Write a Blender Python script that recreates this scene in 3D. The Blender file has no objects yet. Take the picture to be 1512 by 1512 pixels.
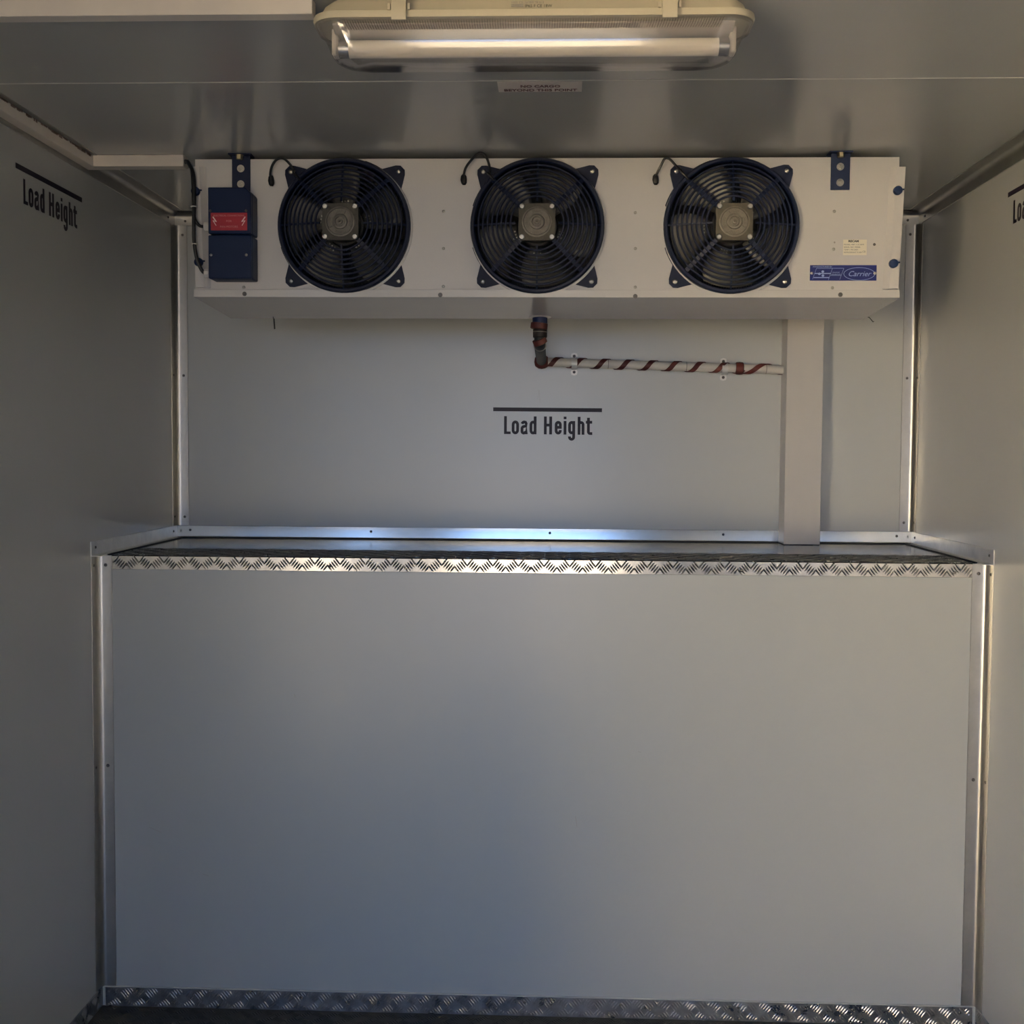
import bpy, math, random
from math import sin, cos, pi, radians as R
from mathutils import Vector, Matrix
random.seed(4)
scene = bpy.context.scene
C = scene.collection

# ---------------------------------------------------------------- camera
CX, CZ, YAW, PIT, ROLL, FPX = 0.0498, 1.2541, 0.0385, -0.0505, 0.0061, 1749.5
def _cam2w(X, U, D):
    x = cos(ROLL)*X - sin(ROLL)*U; u = sin(ROLL)*X + cos(ROLL)*U
    y = cos(PIT)*D - sin(PIT)*u;   z = sin(PIT)*D + cos(PIT)*u
    return Vector((cos(YAW)*x - sin(YAW)*y, sin(YAW)*x + cos(YAW)*y, z))
cd = bpy.data.cameras.new('camera'); cam = bpy.data.objects.new('camera', cd); C.objects.link(cam)
r_, u_, f_ = _cam2w(1, 0, 0), _cam2w(0, 1, 0), _cam2w(0, 0, 1)
m = Matrix((r_, u_, -f_)).transposed().to_4x4(); m.translation = Vector((CX, 0, CZ))
cam.matrix_world = m
cd.sensor_width = 36; cd.lens = 36*FPX/1512; cd.clip_start = 0.02
scene.camera = cam

# ---------------------------------------------------------------- sky, exposure
scene.view_settings.view_transform = 'Standard'
scene.view_settings.look = 'None'
scene.view_settings.gamma = 1
scene.view_settings.use_curve_mapping = False
scene.view_settings.exposure = 0.45
w = bpy.data.worlds.new('sky'); scene.world = w; w.use_nodes = True
nt = w.node_tree; bg = nt.nodes['Background']
SUN_EL, SUN_AZ = 28, 62                     # sun to the front right of the box: it lights the yard and the added bounce wall outside, not the inside
COOL = (.46, .78, 1.42)
bg.inputs[0].default_value = (*COOL, 1); bg.inputs[1].default_value = 3.05
sdir = Vector((sin(R(SUN_AZ))*cos(R(SUN_EL)), cos(R(SUN_AZ))*cos(R(SUN_EL)), sin(R(SUN_EL))))
sd = bpy.data.lights.new('sun', 'SUN'); sd.energy = 500.0; sd.angle = R(.6); sd.color = (1., .80, .51)
so_ = bpy.data.objects.new('sun', sd); C.objects.link(so_)
so_.rotation_euler = sdir.to_track_quat('Z', 'Y').to_euler(); so_.location = sdir*12
# portals in the open rear doorway and an unseen side opening added for its light (they guide the sky light into the box)
YD = -2.6; RX0, RX1 = -.70, .45; SY0, SY1, SZ1 = -.60, .50, 1.88
def portal(name, w_, h_, loc, rot):
    pd = bpy.data.lights.new(name, 'AREA'); pd.shape = 'RECTANGLE'; pd.size = w_; pd.size_y = h_; pd.cycles.is_portal = True
    po = bpy.data.objects.new(name, pd); C.objects.link(po); po.location = loc; po.rotation_euler = rot
portal('rear_portal', RX1-RX0, 1.95, ((RX0+RX1)/2, YD-.04, .88), (R(90), 0, 0))                 # faces +Y
portal('side_portal', SY1-SY0, SZ1+.098, (-1.09, (SY0+SY1)/2, (SZ1-.098)/2), (R(90), 0, R(-90)))  # faces +X

# ---------------------------------------------------------------- materials
def mat(name, col, rough=.5, metal=0., spec=.5, bump=0., bscale=200., var=0., vscale=8., rvar=0., streak=None, coat=0., bdist=.002):
    m = bpy.data.materials.new(name); m.use_nodes = True
    n = m.node_tree.nodes; l = m.node_tree.links; p = n['Principled BSDF']
    p.inputs['Base Color'].default_value = (*col, 1)
    p.inputs['Roughness'].default_value = rough; p.inputs['Metallic'].default_value = metal
    p.inputs['Specular IOR Level'].default_value = spec
    p.inputs['Coat Weight'].default_value = coat; p.inputs['Coat Roughness'].default_value = .12
    geo = n.new('ShaderNodeNewGeometry'); mp = n.new('ShaderNodeMapping'); l.new(geo.outputs['Position'], mp.inputs[0])
    if streak: mp.inputs['Scale'].default_value = streak
    if var or rvar:
        t = n.new('ShaderNodeTexNoise'); t.inputs['Scale'].default_value = vscale; t.inputs['Detail'].default_value = 6
        t.inputs['Roughness'].default_value = .65; l.new(mp.outputs[0], t.inputs[0])
    if var:
        mr = n.new('ShaderNodeMapRange'); mr.inputs[1].default_value = .3; mr.inputs[2].default_value = .7
        mr.inputs[3].default_value = 1-var; mr.inputs[4].default_value = 1+var*.4; l.new(t.outputs[0], mr.inputs[0])
        mx = n.new('ShaderNodeVectorMath'); mx.operation = 'SCALE'; mx.inputs[0].default_value = col
        l.new(mr.outputs[0], mx.inputs['Scale']); l.new(mx.outputs[0], p.inputs['Base Color'])
    if rvar:
        mr = n.new('ShaderNodeMapRange'); mr.inputs[1].default_value = .3; mr.inputs[2].default_value = .7
        mr.inputs[3].default_value = max(.02, rough-rvar); mr.inputs[4].default_value = rough+rvar; l.new(t.outputs[0], mr.inputs[0])
        l.new(mr.outputs[0], p.inputs['Roughness'])
    if bump:
        t2 = n.new('ShaderNodeTexNoise'); t2.inputs['Scale'].default_value = bscale; t2.inputs['Detail'].default_value = 3
        l.new(mp.outputs[0], t2.inputs[0]); b = n.new('ShaderNodeBump'); b.inputs['Strength'].default_value = bump
        b.inputs['Distance'].default_value = bdist; l.new(t2.outputs[0], b.inputs['Height']); l.new(b.outputs[0], p.inputs['Normal'])
    return m
M = {}
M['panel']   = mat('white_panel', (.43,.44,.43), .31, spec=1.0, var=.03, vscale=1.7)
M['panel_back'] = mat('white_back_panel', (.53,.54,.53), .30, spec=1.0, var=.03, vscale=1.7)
M['ceil']    = mat('ceiling_panel', (.46,.465,.45), .22, var=.03, vscale=2.5)
M['floor']   = mat('dirty_floor', (.07,.068,.062), .5, metal=.3, var=.5, vscale=22, rvar=.15, bump=.2, bscale=60)
M['alu']     = mat('aluminium', (.46,.455,.44), .16, metal=.97, var=.07, vscale=30)
M['alu_post'] = mat('brushed_aluminium', (.43,.42,.40), .35, metal=.95, var=.08, vscale=30)
M['alu_worn'] = mat('worn_aluminium', (.85,.83,.79), .50, metal=.9, var=.12, vscale=25)
M['alu_sheet'] = mat('aluminium_sheet', (.42,.425,.42), .17, metal=.97, var=.08, vscale=30)
M['tread']   = mat('tread_plate', (.46,.455,.45), .17, metal=.97, var=.18, vscale=45)
M['tread_dirty'] = mat('dirty_tread_plate', (.33,.325,.33), .34, metal=.8, var=.4, vscale=30, rvar=.12)
M['sealant'] = mat('dark_sealant', (.05,.05,.048), .7)
M['seal_white'] = mat('white_sealant', (.50,.50,.48), .6)
M['steel']   = mat('steel', (.46,.44,.40), .32, metal=1., var=.2, vscale=300)
M['zinc'] = mat('zinc_clamp', (.80,.79,.76), .42, metal=.3)
M['bronze']  = mat('passivated_steel', (.5,.42,.28), .35, metal=1.)
M['screw']   = mat('screw_steel', (.11,.105,.10), .38, metal=.7)
M['white']   = mat('white_powder_coat', (.66,.63,.61), .38, bump=.35, bscale=420, bdist=.0007, var=.03, vscale=6)
M['white_s'] = mat('white_smooth_coat', (.66,.635,.615), .20, var=.03, vscale=6)
M['pvc']     = mat('white_plastic', (.78,.74,.68), .40, var=.05, vscale=10)
M['blue']    = mat('blue_plastic', (.005,.016,.060), .5, spec=.25, bump=.1, bscale=500)
M['fanblue'] = mat('fan_blue', (.004,.008,.028), .45, spec=.2)
M['navy']    = mat('navy_steel', (.005,.012,.045), .45, spec=.3)
M['black']   = mat('black_rubber', (.010,.010,.011), .5, spec=.3)
M['cable']   = mat('black_cable', (.010,.010,.010), .40)
M['blade']   = mat('fan_blade', (.085,.083,.076), .38, spec=.5)
M['rotor']   = mat('rotor_black', (.01,.01,.011), .4, spec=.3)
M['dark']    = mat('dark_inside', (.012,.012,.014), .6)
M['coil']    = mat('coil_fins', (.012,.012,.013), .5)
M['motor']   = mat('cast_motor', (.058,.052,.040), .5, metal=.35, var=.3, vscale=120, bump=.15, bscale=700)
M['motor_l'] = mat('cast_motor_raised', (.125,.115,.095), .45, metal=.35, var=.25, vscale=120)
M['red']     = mat('red_label', (.36,.012,.03), .45)
M['redtxt']  = mat('red_label_print', (.62,.25,.25), .5)
M['redbolt'] = mat('red_label_flash', (.80,.62,.60), .5)
M['cream']   = mat('cream_label', (.86,.80,.66), .5)
M['ink']     = mat('black_ink', (.03,.03,.03), .5)
M['greyink'] = mat('grey_ink', (.22,.21,.19), .5)
M['brandblue'] = mat('brand_blue', (.004,.010,.105), .4, spec=.3)
M['brandline'] = mat('brand_line', (.36,.45,.70), .4)
M['navyvinyl'] = mat('navy_vinyl', (.012,.007,.016), .35, spec=.2)
M['stk']     = mat('clear_grey_sticker', (.72,.66,.62), .35)
M['maroon']  = mat('maroon_print', (.10,.015,.02), .5)
M['trunk']   = mat('cream_trunking', (.74,.67,.60), .42, var=.06, vscale=12)
M['trunk_peel'] = mat('peeling_edge', (.30,.21,.18), .7, var=.3, vscale=120)
M['beige']   = mat('beige_housing', (.50,.45,.34), .42, var=.05, vscale=20)
M['tube']    = mat('phosphor_tube', (.94,.87,.76), .16)
M['tubecap'] = mat('tube_cap', (.72,.72,.72), .25, metal=1.)
M['tray']    = mat('gear_tray', (.55,.50,.47), .25, metal=.2)
M['tape']    = mat('dark_red_tape', (.085,.012,.010), .55, bump=.2, bscale=300)
M['hose']    = mat('dark_hose', (.014,.022,.025), .5, spec=.3)
M['bluepipe']= mat('blue_stub', (.006,.018,.07), .4, spec=.3)
M['pipe']    = mat('drain_pipe_plastic', (.72,.69,.64), .42, var=.08, vscale=30)
M['stain']   = mat('wall_scuff', (.40,.38,.35), .6)
def lensmat():
    m = bpy.data.materials.new('clear_lens'); m.use_nodes = True
    n = m.node_tree.nodes; l = m.node_tree.links; n.clear()
    o = n.new('ShaderNodeOutputMaterial'); mx = n.new('ShaderNodeMixShader'); tr = n.new('ShaderNodeBsdfTransparent')
    gl = n.new('ShaderNodeBsdfGlossy'); lw = n.new('ShaderNodeLayerWeight'); lw.inputs[0].default_value = .5
    pw = n.new('ShaderNodeMath'); pw.operation = 'POWER'; pw.inputs[1].default_value = 4.5; l.new(lw.outputs['Facing'], pw.inputs[0])
    fr = n.new('ShaderNodeMath'); fr.operation = 'MULTIPLY_ADD'; fr.inputs[1].default_value = .60; fr.inputs[2].default_value = .09; l.new(pw.outputs[0], fr.inputs[0])
    tr.inputs[0].default_value = (.985,.975,.965,1); gl.inputs['Roughness'].default_value = .10
    df = n.new('ShaderNodeBsdfDiffuse'); df.inputs[0].default_value = (.7,.66,.62,1); m2 = n.new('ShaderNodeMixShader'); m2.inputs[0].default_value = .07
    l.new(tr.outputs[0], m2.inputs[1]); l.new(df.outputs[0], m2.inputs[2])
    l.new(fr.outputs[0], mx.inputs[0]); l.new(m2.outputs[0], mx.inputs[1]); l.new(gl.outputs[0], mx.inputs[2]); l.new(mx.outputs[0], o.inputs[0])
    return m
M['lens'] = lensmat()

# ---------------------------------------------------------------- mesh builder
class MB:
    def __init__(s): s.v = []; s.f = []; s.mi = []; s.mats = []
    def add(s, vs, fs, mat=None):
        o = len(s.v); s.v += [tuple(v) for v in vs]
        if mat not in s.mats: s.mats.append(mat)
        k = s.mats.index(mat)
        for f in fs: s.f.append([i+o for i in f]); s.mi.append(k)
        return s
    def box(s, x0, x1, y0, y1, z0, z1, mat=None, ch=0.):
        x0, x1 = sorted((x0, x1)); y0, y1 = sorted((y0, y1)); z0, z1 = sorted((z0, z1))
        if ch <= 0:
            v = [(x,y,z) for x in (x0,x1) for y in (y0,y1) for z in (z0,z1)]
            return s.add(v, [(0,1,3,2),(4,6,7,5),(0,4,5,1),(2,3,7,6),(0,2,6,4),(1,5,7,3)], mat)
        v = []                                                        # chamfered box: 24 verts
        X = (x0, x1); Y = (y0, y1); Z = (z0, z1); idx = {}
        for i in (0,1):
            for j in (0,1):
                for k in (0,1):
                    sx = ch if i == 0 else -ch; sy = ch if j == 0 else -ch; sz = ch if k == 0 else -ch
                    idx[i,j,k,'x'] = len(v); v.append((X[i], Y[j]+sy, Z[k]+sz))
                    idx[i,j,k,'y'] = len(v); v.append((X[i]+sx, Y[j], Z[k]+sz))
                    idx[i,j,k,'z'] = len(v); v.append((X[i]+sx, Y[j]+sy, Z[k]))
        f = []
        for a in (0,1):
            f.append([idx[a,0,0,'x'], idx[a,1,0,'x'], idx[a,1,1,'x'], idx[a,0,1,'x']])
            f.append([idx[0,a,0,'y'], idx[1,a,0,'y'], idx[1,a,1,'y'], idx[0,a,1,'y']])
            f.append([idx[0,0,a,'z'], idx[1,0,a,'z'], idx[1,1,a,'z'], idx[0,1,a,'z']])
        for a in (0,1):
            for b in (0,1):
                f.append([idx[a,b,0,'x'], idx[a,b,1,'x'], idx[a,b,1,'y'], idx[a,b,0,'y']])
                f.append([idx[a,0,b,'x'], idx[a,1,b,'x'], idx[a,1,b,'z'], idx[a,0,b,'z']])
                f.append([idx[0,a,b,'y'], idx[1,a,b,'y'], idx[1,a,b,'z'], idx[0,a,b,'z']])
        for a in (0,1):
            for b in (0,1):
                for c in (0,1): f.append([idx[a,b,c,'x'], idx[a,b,c,'y'], idx[a,b,c,'z']])
        return s.add(v, f, mat)
    def prism(s, poly, fn, d0, d1, mat=None):
        """poly: 2D points, fn(u, v, d) -> 3D"""
        n = len(poly); v = [fn(u, w_, d0) for u, w_ in poly] + [fn(u, w_, d1) for u, w_ in poly]
        f = [list(range(n)), list(range(2*n-1, n-1, -1))] + [(i, n+i, n+(i+1) % n, (i+1) % n) for i in range(n)]
        return s.add(v, f, mat)
    def lathe(s, prof, c, ax, n=24, mat=None, cap=True):
        """prof: list of (radius, distance along axis)"""
        c = Vector(c); ax = Vector(ax).normalized(); t = Vector((0,0,1)) if abs(ax.z) < .9 else Vector((1,0,0))
        a = ax.cross(t).normalized(); b = ax.cross(a)
        v = []; f = []
        for r, h in prof:
            for i in range(n):
                q = 2*pi*(i+.5)/n; v.append(c + ax*h + a*(r*cos(q)) + b*(r*sin(q)))
        for k in range(len(prof)-1):
            for i in range(n):
                j = (i+1) % n; f.append((k*n+i, k*n+j, (k+1)*n+j, (k+1)*n+i))
        if cap:
            if prof[0][0] > 1e-6: f.append(list(range(n))[::-1])
            if prof[-1][0] > 1e-6: f.append([(len(prof)-1)*n+i for i in range(n)])
        return s.add(v, f, mat)
    def tube(s, pts, r, n=10, mat=None, closed=False):
        pts = [Vector(p) for p in pts]; N = len(pts); v = []; f = []; up = None
        rr = r if hasattr(r, '__len__') else [r]*N
        for i, p in enumerate(pts):
            if closed: d = pts[(i+1) % N] - pts[i-1]
            else: d = pts[min(i+1, N-1)] - pts[max(i-1, 0)]
            d.normalize()
            if up is None:
                up = Vector((0,0,1)) if abs(d.z) < .9 else Vector((0,1,0))
            a = d.cross(up).normalized(); up = a.cross(d).normalized()
            for k in range(n):
                q = 2*pi*k/n; v.append(p + a*(rr[i]*cos(q)) + up*(rr[i]*sin(q)))
        for i in range(N if closed else N-1):
            j = (i+1) % N
            for k in range(n):
                l = (k+1) % n; f.append((i*n+k, i*n+l, j*n+l, j*n+k))
        if not closed: f.append(list(range(n))[::-1]); f.append([(N-1)*n+k for k in range(n)])
        return s.add(v, f, mat)
    def mesh(s, name, mat=None, smooth=30, recalc=True):
        me = bpy.data.meshes.new(name); me.from_pydata(s.v, [], s.f)
        for k in (s.mats or [mat]): me.materials.append(M[k or mat])
        me.polygons.foreach_set('material_index', s.mi)
        if recalc:
            import bmesh
            b = bmesh.new(); b.from_mesh(me); bmesh.ops.recalc_face_normals(b, faces=b.faces); b.to_mesh(me); b.free()
        me.update()
        if smooth: me.shade_smooth(); me.set_sharp_from_angle(angle=R(smooth))
        return me
    def build(s, name, mat=None, parent=None, smooth=30, **k):
        return link(name, s.mesh(name, mat, smooth, **k), parent)
def link(name, data, parent=None):
    o = bpy.data.objects.new(name, data); C.objects.link(o)
    if parent is not None:
        o.parent = parent; o.matrix_parent_inverse = Matrix.Translation(-wloc(parent))
    return o
def wloc(o):
    v = Vector(o.location)
    while o.parent: 
        v = v + o.matrix_parent_inverse.translation + 0*v; o = o.parent; v = v + o.location if False else v
        if not o.parent: v = v + o.location
    return v
def empty(name, loc, label, cat, group=None):
    o = bpy.data.objects.new(name, None); C.objects.link(o); o.location = loc; o.empty_display_size = .05
    return tag(o, label, cat, group)
def tag(o, label=None, cat=None, group=None, kind=None):
    if label: o['label'] = label
    if cat: o['category'] = cat
    if group: o['group'] = group
    if kind: o['kind'] = kind
    return o
def struct(o): o['kind'] = 'structure'; return o
def bevel(o, w_, seg=2):
    b = o.modifiers.new('bevel', 'BEVEL'); b.width = w_; b.segments = seg; b.limit_method = 'ANGLE'; b.angle_limit = R(40); return o
def screw(parent, p, ax, r=.0045, mat_='screw', name='screw', shared={}):
    key = (r, mat_, name)
    if key not in shared:
        mb = MB(); mb.lathe([(r*1.0,0),(r,r*.15),(r*.8,r*.5),(r*.35,r*.68),(r*.33,r*.35),(0.0001,r*.35)], (0,0,0), (0,-1,0), 12, cap=False)
        shared[key] = mb.mesh(name, mat_)
    o = bpy.data.objects.new(name, shared[key]); C.objects.link(o)
    ax = Vector(ax).normalized(); o.rotation_euler = Vector((0,-1,0)).rotation_difference(ax).to_euler()
    o.location = p
    if parent is not None:
        o.parent = parent; o.matrix_parent_inverse = Matrix.Translation(-wloc(parent))
    return o
def hexbolt(parent, p, ax, r=.008, h=.006, washer=1.5, mat_='steel', name='bolt', stud=True):
    mb = MB(); mb.lathe([(r*washer, 0), (r*washer, .0015)], p, ax, 20); q = Vector(p) + Vector(ax).normalized()*.0015
    mb.lathe([(r, 0), (r, h*.85), (r*.85, h)], q, ax, 6)
    if stud: mb.lathe([(r*.5, 0), (r*.5, h*1.5), (r*.35, h*1.7)], q, ax, 12)
    return mb.build(name, mat_, parent)

# 2D strokes (lettering) --------------------------------------------------
def ribbon(pts, w_, closed=False):
    P = [Vector(p) for p in pts]; N = len(P); L = []; Rr = []
    for i in range(N):
        if closed: a, b = P[i-1], P[(i+1) % N]
        else: a, b = P[max(i-1,0)], P[min(i+1,N-1)]
        d1 = (P[i]-a); d2 = (b-P[i])
        if d1.length < 1e-9: d1 = d2
        if d2.length < 1e-9: d2 = d1
        d1 = d1.normalized(); d2 = d2.normalized(); t = (d1+d2).normalized(); n = Vector((-t.y, t.x)); n1 = Vector((-d1.y, d1.x))
        k = w_/2/max(.35, n.dot(n1)); L.append(P[i]+n*k); Rr.append(P[i]-n*k)
    quads = []
    for i in range(N if closed else N-1):
        j = (i+1) % N; quads.append([L[i], L[j], Rr[j], Rr[i]])
    return quads
def arc(cx, cy, rx, ry, a0, a1, n=8):
    return [(cx+rx*cos(R(a0+(a1-a0)*i/n)), cy+ry*sin(R(a0+(a1-a0)*i/n))) for i in range(n+1)]
def load_height(W_=.157):
    h = W_/2; Q = []; xh = .76
    def S(p, c=False): Q.extend(ribbon(p, W_, c))
    def oval(x0, x1, y0, y1):
        a, b, c, d = x0+h, x1-h, y0+h, y1-h; rx = (b-a)/2; ry = .15; cx = (a+b)/2
        return arc(cx, d-ry, rx, ry, 0, 180) + arc(cx, c+ry, rx, ry, 180, 360)
    S([(h,1),(h,0)]); Q.append([Vector((0,0)),Vector((.373,0)),Vector((.373,.14)),Vector((0,.14))])          # L
    S(oval(.43,.84,-.01,xh), True)                                                                           # o
    x0,x1=.93,1.33; S([(x1-h,0),(x1-h,.56)]+arc((x0+x1)/2, xh-h-.14, (x1-x0)/2-h, .14, 0, 165))                # a
    S([(x1-h,.46),(x1-.18,.44)]+arc(x0+h+.11,.30,.11,.13,90,180,5)+[(x0+h,.18)]+arc(x0+h+.10,.16,.10,.10,180,270,5)+[(x1-h,.14)])
    x0,x1=1.43,1.82; S(oval(x0,x1,-.01,xh), True); S([(x1-h,1),(x1-h,0)])                                    # d
    x0,x1=2.235,2.69; S([(x0+h,1),(x0+h,0)]); S([(x1-h,1),(x1-h,0)]); S([(x0+h,.52),(x1-h,.52)])             # H
    x0,x1=2.84,3.23; rx=(x1-x0)/2-h; cx=(x0+x1)/2
    S([(x0+h,.40),(x1-h,.40),(x1-h,.54)]+arc(cx,xh-h-.14,rx,.14,0,180)+arc(cx,h+.14,rx,.14,180,360)+[(x1-h,.25)])  # e
    S([(3.415,xh),(3.415,0)]); S([(3.415,1),(3.415,.86)])                                                   # i
    x0,x1=3.59,3.98; S(oval(x0,x1,.02,xh), True); S([(x1-h,xh),(x1-h,-.12)]+arc((x0+x1)/2,-.14,(x1-x0)/2-h,.12,0,-180)+[(x0+h,-.10)])  # g
    x0,x1=4.12,4.50; S([(x0+h,1),(x0+h,0)]); S([(x1-h,0),(x1-h,.56)]+arc((x0+x1)/2,xh-h-.12,(x1-x0)/2-h,.12,0,180))   # h
    S([(4.72,.95),(4.72,.22)]+arc(4.82,.18,.10,.11,180,270,5)+[(4.94,.07)]); S([(4.58,.70),(4.93,.70)])      # t
    return Q
def flat(mb, quads, org, U, V, sc, N, mat_, th=.0003, off=.0006):
    """quads in 2D -> thin solid print standing 'off' in front of a surface with normal N"""
    org, U, V, N = Vector(org), Vector(U), Vector(V), Vector(N)
    for k, q in enumerate(quads):
        e = off + (k % 7)*2e-5
        b = [org + U*(p[0]*sc) + V*(p[1]*sc) + N*e for p in q]; m_ = len(b)
        mb.add([x - N*th for x in b] + b, [list(range(m_))[::-1], [m_+i for i in range(m_)]] + [(i,(i+1) % m_, m_+(i+1) % m_, m_+i) for i in range(m_)], mat_)
def rect(x0, x1, y0, y1): return [Vector((x0,y0)),Vector((x1,y0)),Vector((x1,y1)),Vector((x0,y1))]
def text(mb, s, org, U, V, N, size, mat_, xs=1., align='LEFT', shear=0., bold=0., space=1., off=.0006):
    cu = bpy.data.curves.new('t', 'FONT'); cu.body = s; cu.size = size; cu.align_x = align; cu.shear = shear; cu.offset = bold
    cu.space_character = space; cu.resolution_u = 3; cu.extrude = .00015
    o = bpy.data.objects.new('t', cu); C.objects.link(o); bpy.context.view_layer.update()
    me = bpy.data.meshes.new_from_object(o.evaluated_get(bpy.context.evaluated_depsgraph_get()))
    org, U, V, N = Vector(org), Vector(U), Vector(V), Vector(N)
    mb.add([org + U*(v.co.x*xs) + V*v.co.y + N*(v.co.z+off) for v in me.vertices], [list(p.vertices) for p in me.polygons], mat_)
    bpy.data.objects.remove(o); bpy.data.curves.remove(cu); bpy.data.meshes.remove(me)

# ---------------------------------------------------------------- the box body
H = 1.05; DB = 3.379; DS = 2.7825; ZF = -.098; ZC = 1.930; ZS = 1.003; T = .07
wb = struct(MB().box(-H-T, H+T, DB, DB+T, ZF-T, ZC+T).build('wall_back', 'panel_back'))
wl = struct(MB().box(-H-T, -H, YD, SY0, ZF-T, ZC+T).box(-H-T, -H, SY1, DB, ZF-T, ZC+T).box(-H-T, -H, SY0, SY1, SZ1, ZC+T).box(-H-T, -H, SY0, SY1, ZF-T, ZF).build('wall_left', 'panel'))  # opening behind the camera is added to let in side light
wre = struct(MB().box(-H-T, RX0, YD-T, YD, ZF-T, ZC+T).box(RX1, H+T, YD-T, YD, ZF-T, ZC+T).box(RX0, RX1, YD-T, YD, 1.86, ZC+T).build('wall_rear', 'panel'))
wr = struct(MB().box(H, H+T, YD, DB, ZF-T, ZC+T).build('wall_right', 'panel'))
fl = struct(MB().box(-H, H, YD, DB, ZF-T, ZF).build('floor', 'floor'))
ce = struct(MB().box(-H, H, YD, 2.1915, ZC, ZC+T).box(-H, H, 2.1955, DB, ZC, ZC+T).box(-H, H, 2.15, 2.25, ZC+.02, ZC+T).build('ceiling', 'ceil'))
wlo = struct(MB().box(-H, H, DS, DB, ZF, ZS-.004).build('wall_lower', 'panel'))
jt = struct(MB().box(-H, H, 2.1915, 2.1955, ZC-.0010, ZC+.02, ch=.0005).build('trim_1', 'seal_white'))
gr = struct(MB().box(-60, 60, -60, 60, -1.25, -1.15).build('ground', None or 'floor'))
M['ground'] = mat('concrete_ground', (.035,.034,.033), .85, var=.15, vscale=.7); gr.data.materials[0] = M['ground']

M['bounce_wall'] = mat('pale_bounce', (.62,.60,.55), .85, var=.1, vscale=.5)
struct(MB().box(-9.4, -9, -18, -5, -1.15, 2.2).build('wall_bounce', 'bounce_wall'))  # unseen wall, added to bounce warm sunlight through the side opening

# ledge top sheet
sh = MB().box(-H, H, DS+.20, DB, ZS-.004, ZS-.001).build('ledge_sheet', 'alu_sheet', wlo)

# tread plate: plate + raised lugs
def lugs(mb, u0, u1, v0, v1, fn, s=.0302, L=.0235, wd=.0042, hh=.0013, ph=(0,0), lo=3):
    """fn(u, v, h) -> 3D ; five-bar pattern"""
    for i in range(int(u0/s)-2, int(u1/s)+3):
        for j in range(int(v0/s)-2, int(v1/s)+3):
            a = R(52) if (i+j) % 2 == 0 else R(-52)
            du, dv = cos(a), sin(a); nu, nv = -dv, du
            for k in (-2,-1,0,1,2):
                cu_ = i*s+ph[0]+nu*k*.0062; cv_ = j*s+ph[1]+nv*k*.0062
                tlo, thi = -L/2, L/2
                for (c0, d, a0, a1) in ((cu_, du, u0, u1), (cv_, dv, v0, v1)):
                    ta, tb = sorted(((a0-c0)/d, (a1-c0)/d)); tlo, thi = max(tlo, ta), min(thi, tb)
                if thi-tlo < .005: continue
                P_ = lambda t, n_, h_: fn(cu_+du*t+nu*n_, cv_+dv*t+nv*n_, h_)
                ln = thi-tlo; t1, t2 = tlo+ln*.3, thi-ln*.3
                e0 = .0 if tlo <= -L/2+1e-6 else .8; e1 = .0 if thi >= L/2-1e-6 else .8
                v = [P_(tlo,0,0), P_(t1,-wd/2,0), P_(t2,-wd/2,0), P_(thi,0,0), P_(t2,wd/2,0), P_(t1,wd/2,0), P_(t1,0,hh), P_(t2,0,hh)]
                mb.add(v, [(0,1,6),(1,2,7,6),(2,3,7),(3,4,7),(4,5,6,7),(5,0,6)])
te = MB(); te.box(-1.012, 1.0135, DS-.003, DS, ZS-.034, ZS, ch=.0008); te.box(-1.012, 1.0135, DS-.003, DS+.205, ZS-.003, ZS, ch=.0008)
teo = te.build('tread_plate_edge', 'tread', wlo)
lg = MB(); lugs(lg, -1.011, 1.0125, ZS-.0335, ZS-.001, lambda u, v, h: (u, DS-.003-h, v), ph=(.004,-.012+.9967-33*.0302))
lg.build('tread_lugs', 'tread', teo, smooth=0)['kind'] = 'stuff'
lg = MB(); lugs(lg, -1.011, 1.0125, DS+.004, DS+.200, lambda u, v, h: (u, v, ZS+h), ph=(.004,.01), hh=.0016)
o = lg.build('tread_lugs', 'tread_dirty', teo, smooth=0); o['kind'] = 'stuff'
for px in (-.9768, -.49, -.0133, .48, .9733): screw(teo, (px, DS-.003, .981), (0,-1,0), .0038, 'screw')

# baseboards: kick strips of tread plate at the floor
bb = struct(MB().box(-1.04, 1.04, DS-.003, DS, ZF, -.050, ch=.0008).build('baseboard_back', 'tread_dirty'))
lg = MB(); lugs(lg, -1.034, 1.034, ZF+.002, -.0515, lambda u, v, h: (u, DS-.003-h, v), ph=(.01,-.0624))
lg.build('tread_lugs', 'tread_dirty', bb, smooth=0)['kind'] = 'stuff'
for px in (-1.015, -.86, -.56, -.27, -.02, .21, .49, .76, 1.01): screw(bb, (px, DS-.003, -.064), (0,-1,0), .0035, 'screw')
for sx, nm in ((-1,'baseboard_left'), (1,'baseboard_right')):
    b = struct(MB().box(sx*(H-.003), sx*H, 1.62, DS, ZF, -.050, ch=.0008).build(nm, 'tread_dirty'))
    lg = MB(); lugs(lg, 1.6, DS-.012, ZF+.002, -.0515, lambda u, v, h: (sx*(H-.003-h), u, v), ph=(.01,-.0624))
    lg.build('tread_lugs', 'tread_dirty', b, smooth=0)['kind'] = 'stuff'
    screw(b, (sx*(H-.003), 2.70, -.064), (-sx,0,0), .0035)
MB().box(-1.0505, 1.0505, DS-.006, DS, -.050, -.0478, ch=.0008).build('sealant_bead', 'seal_white', bb)
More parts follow.
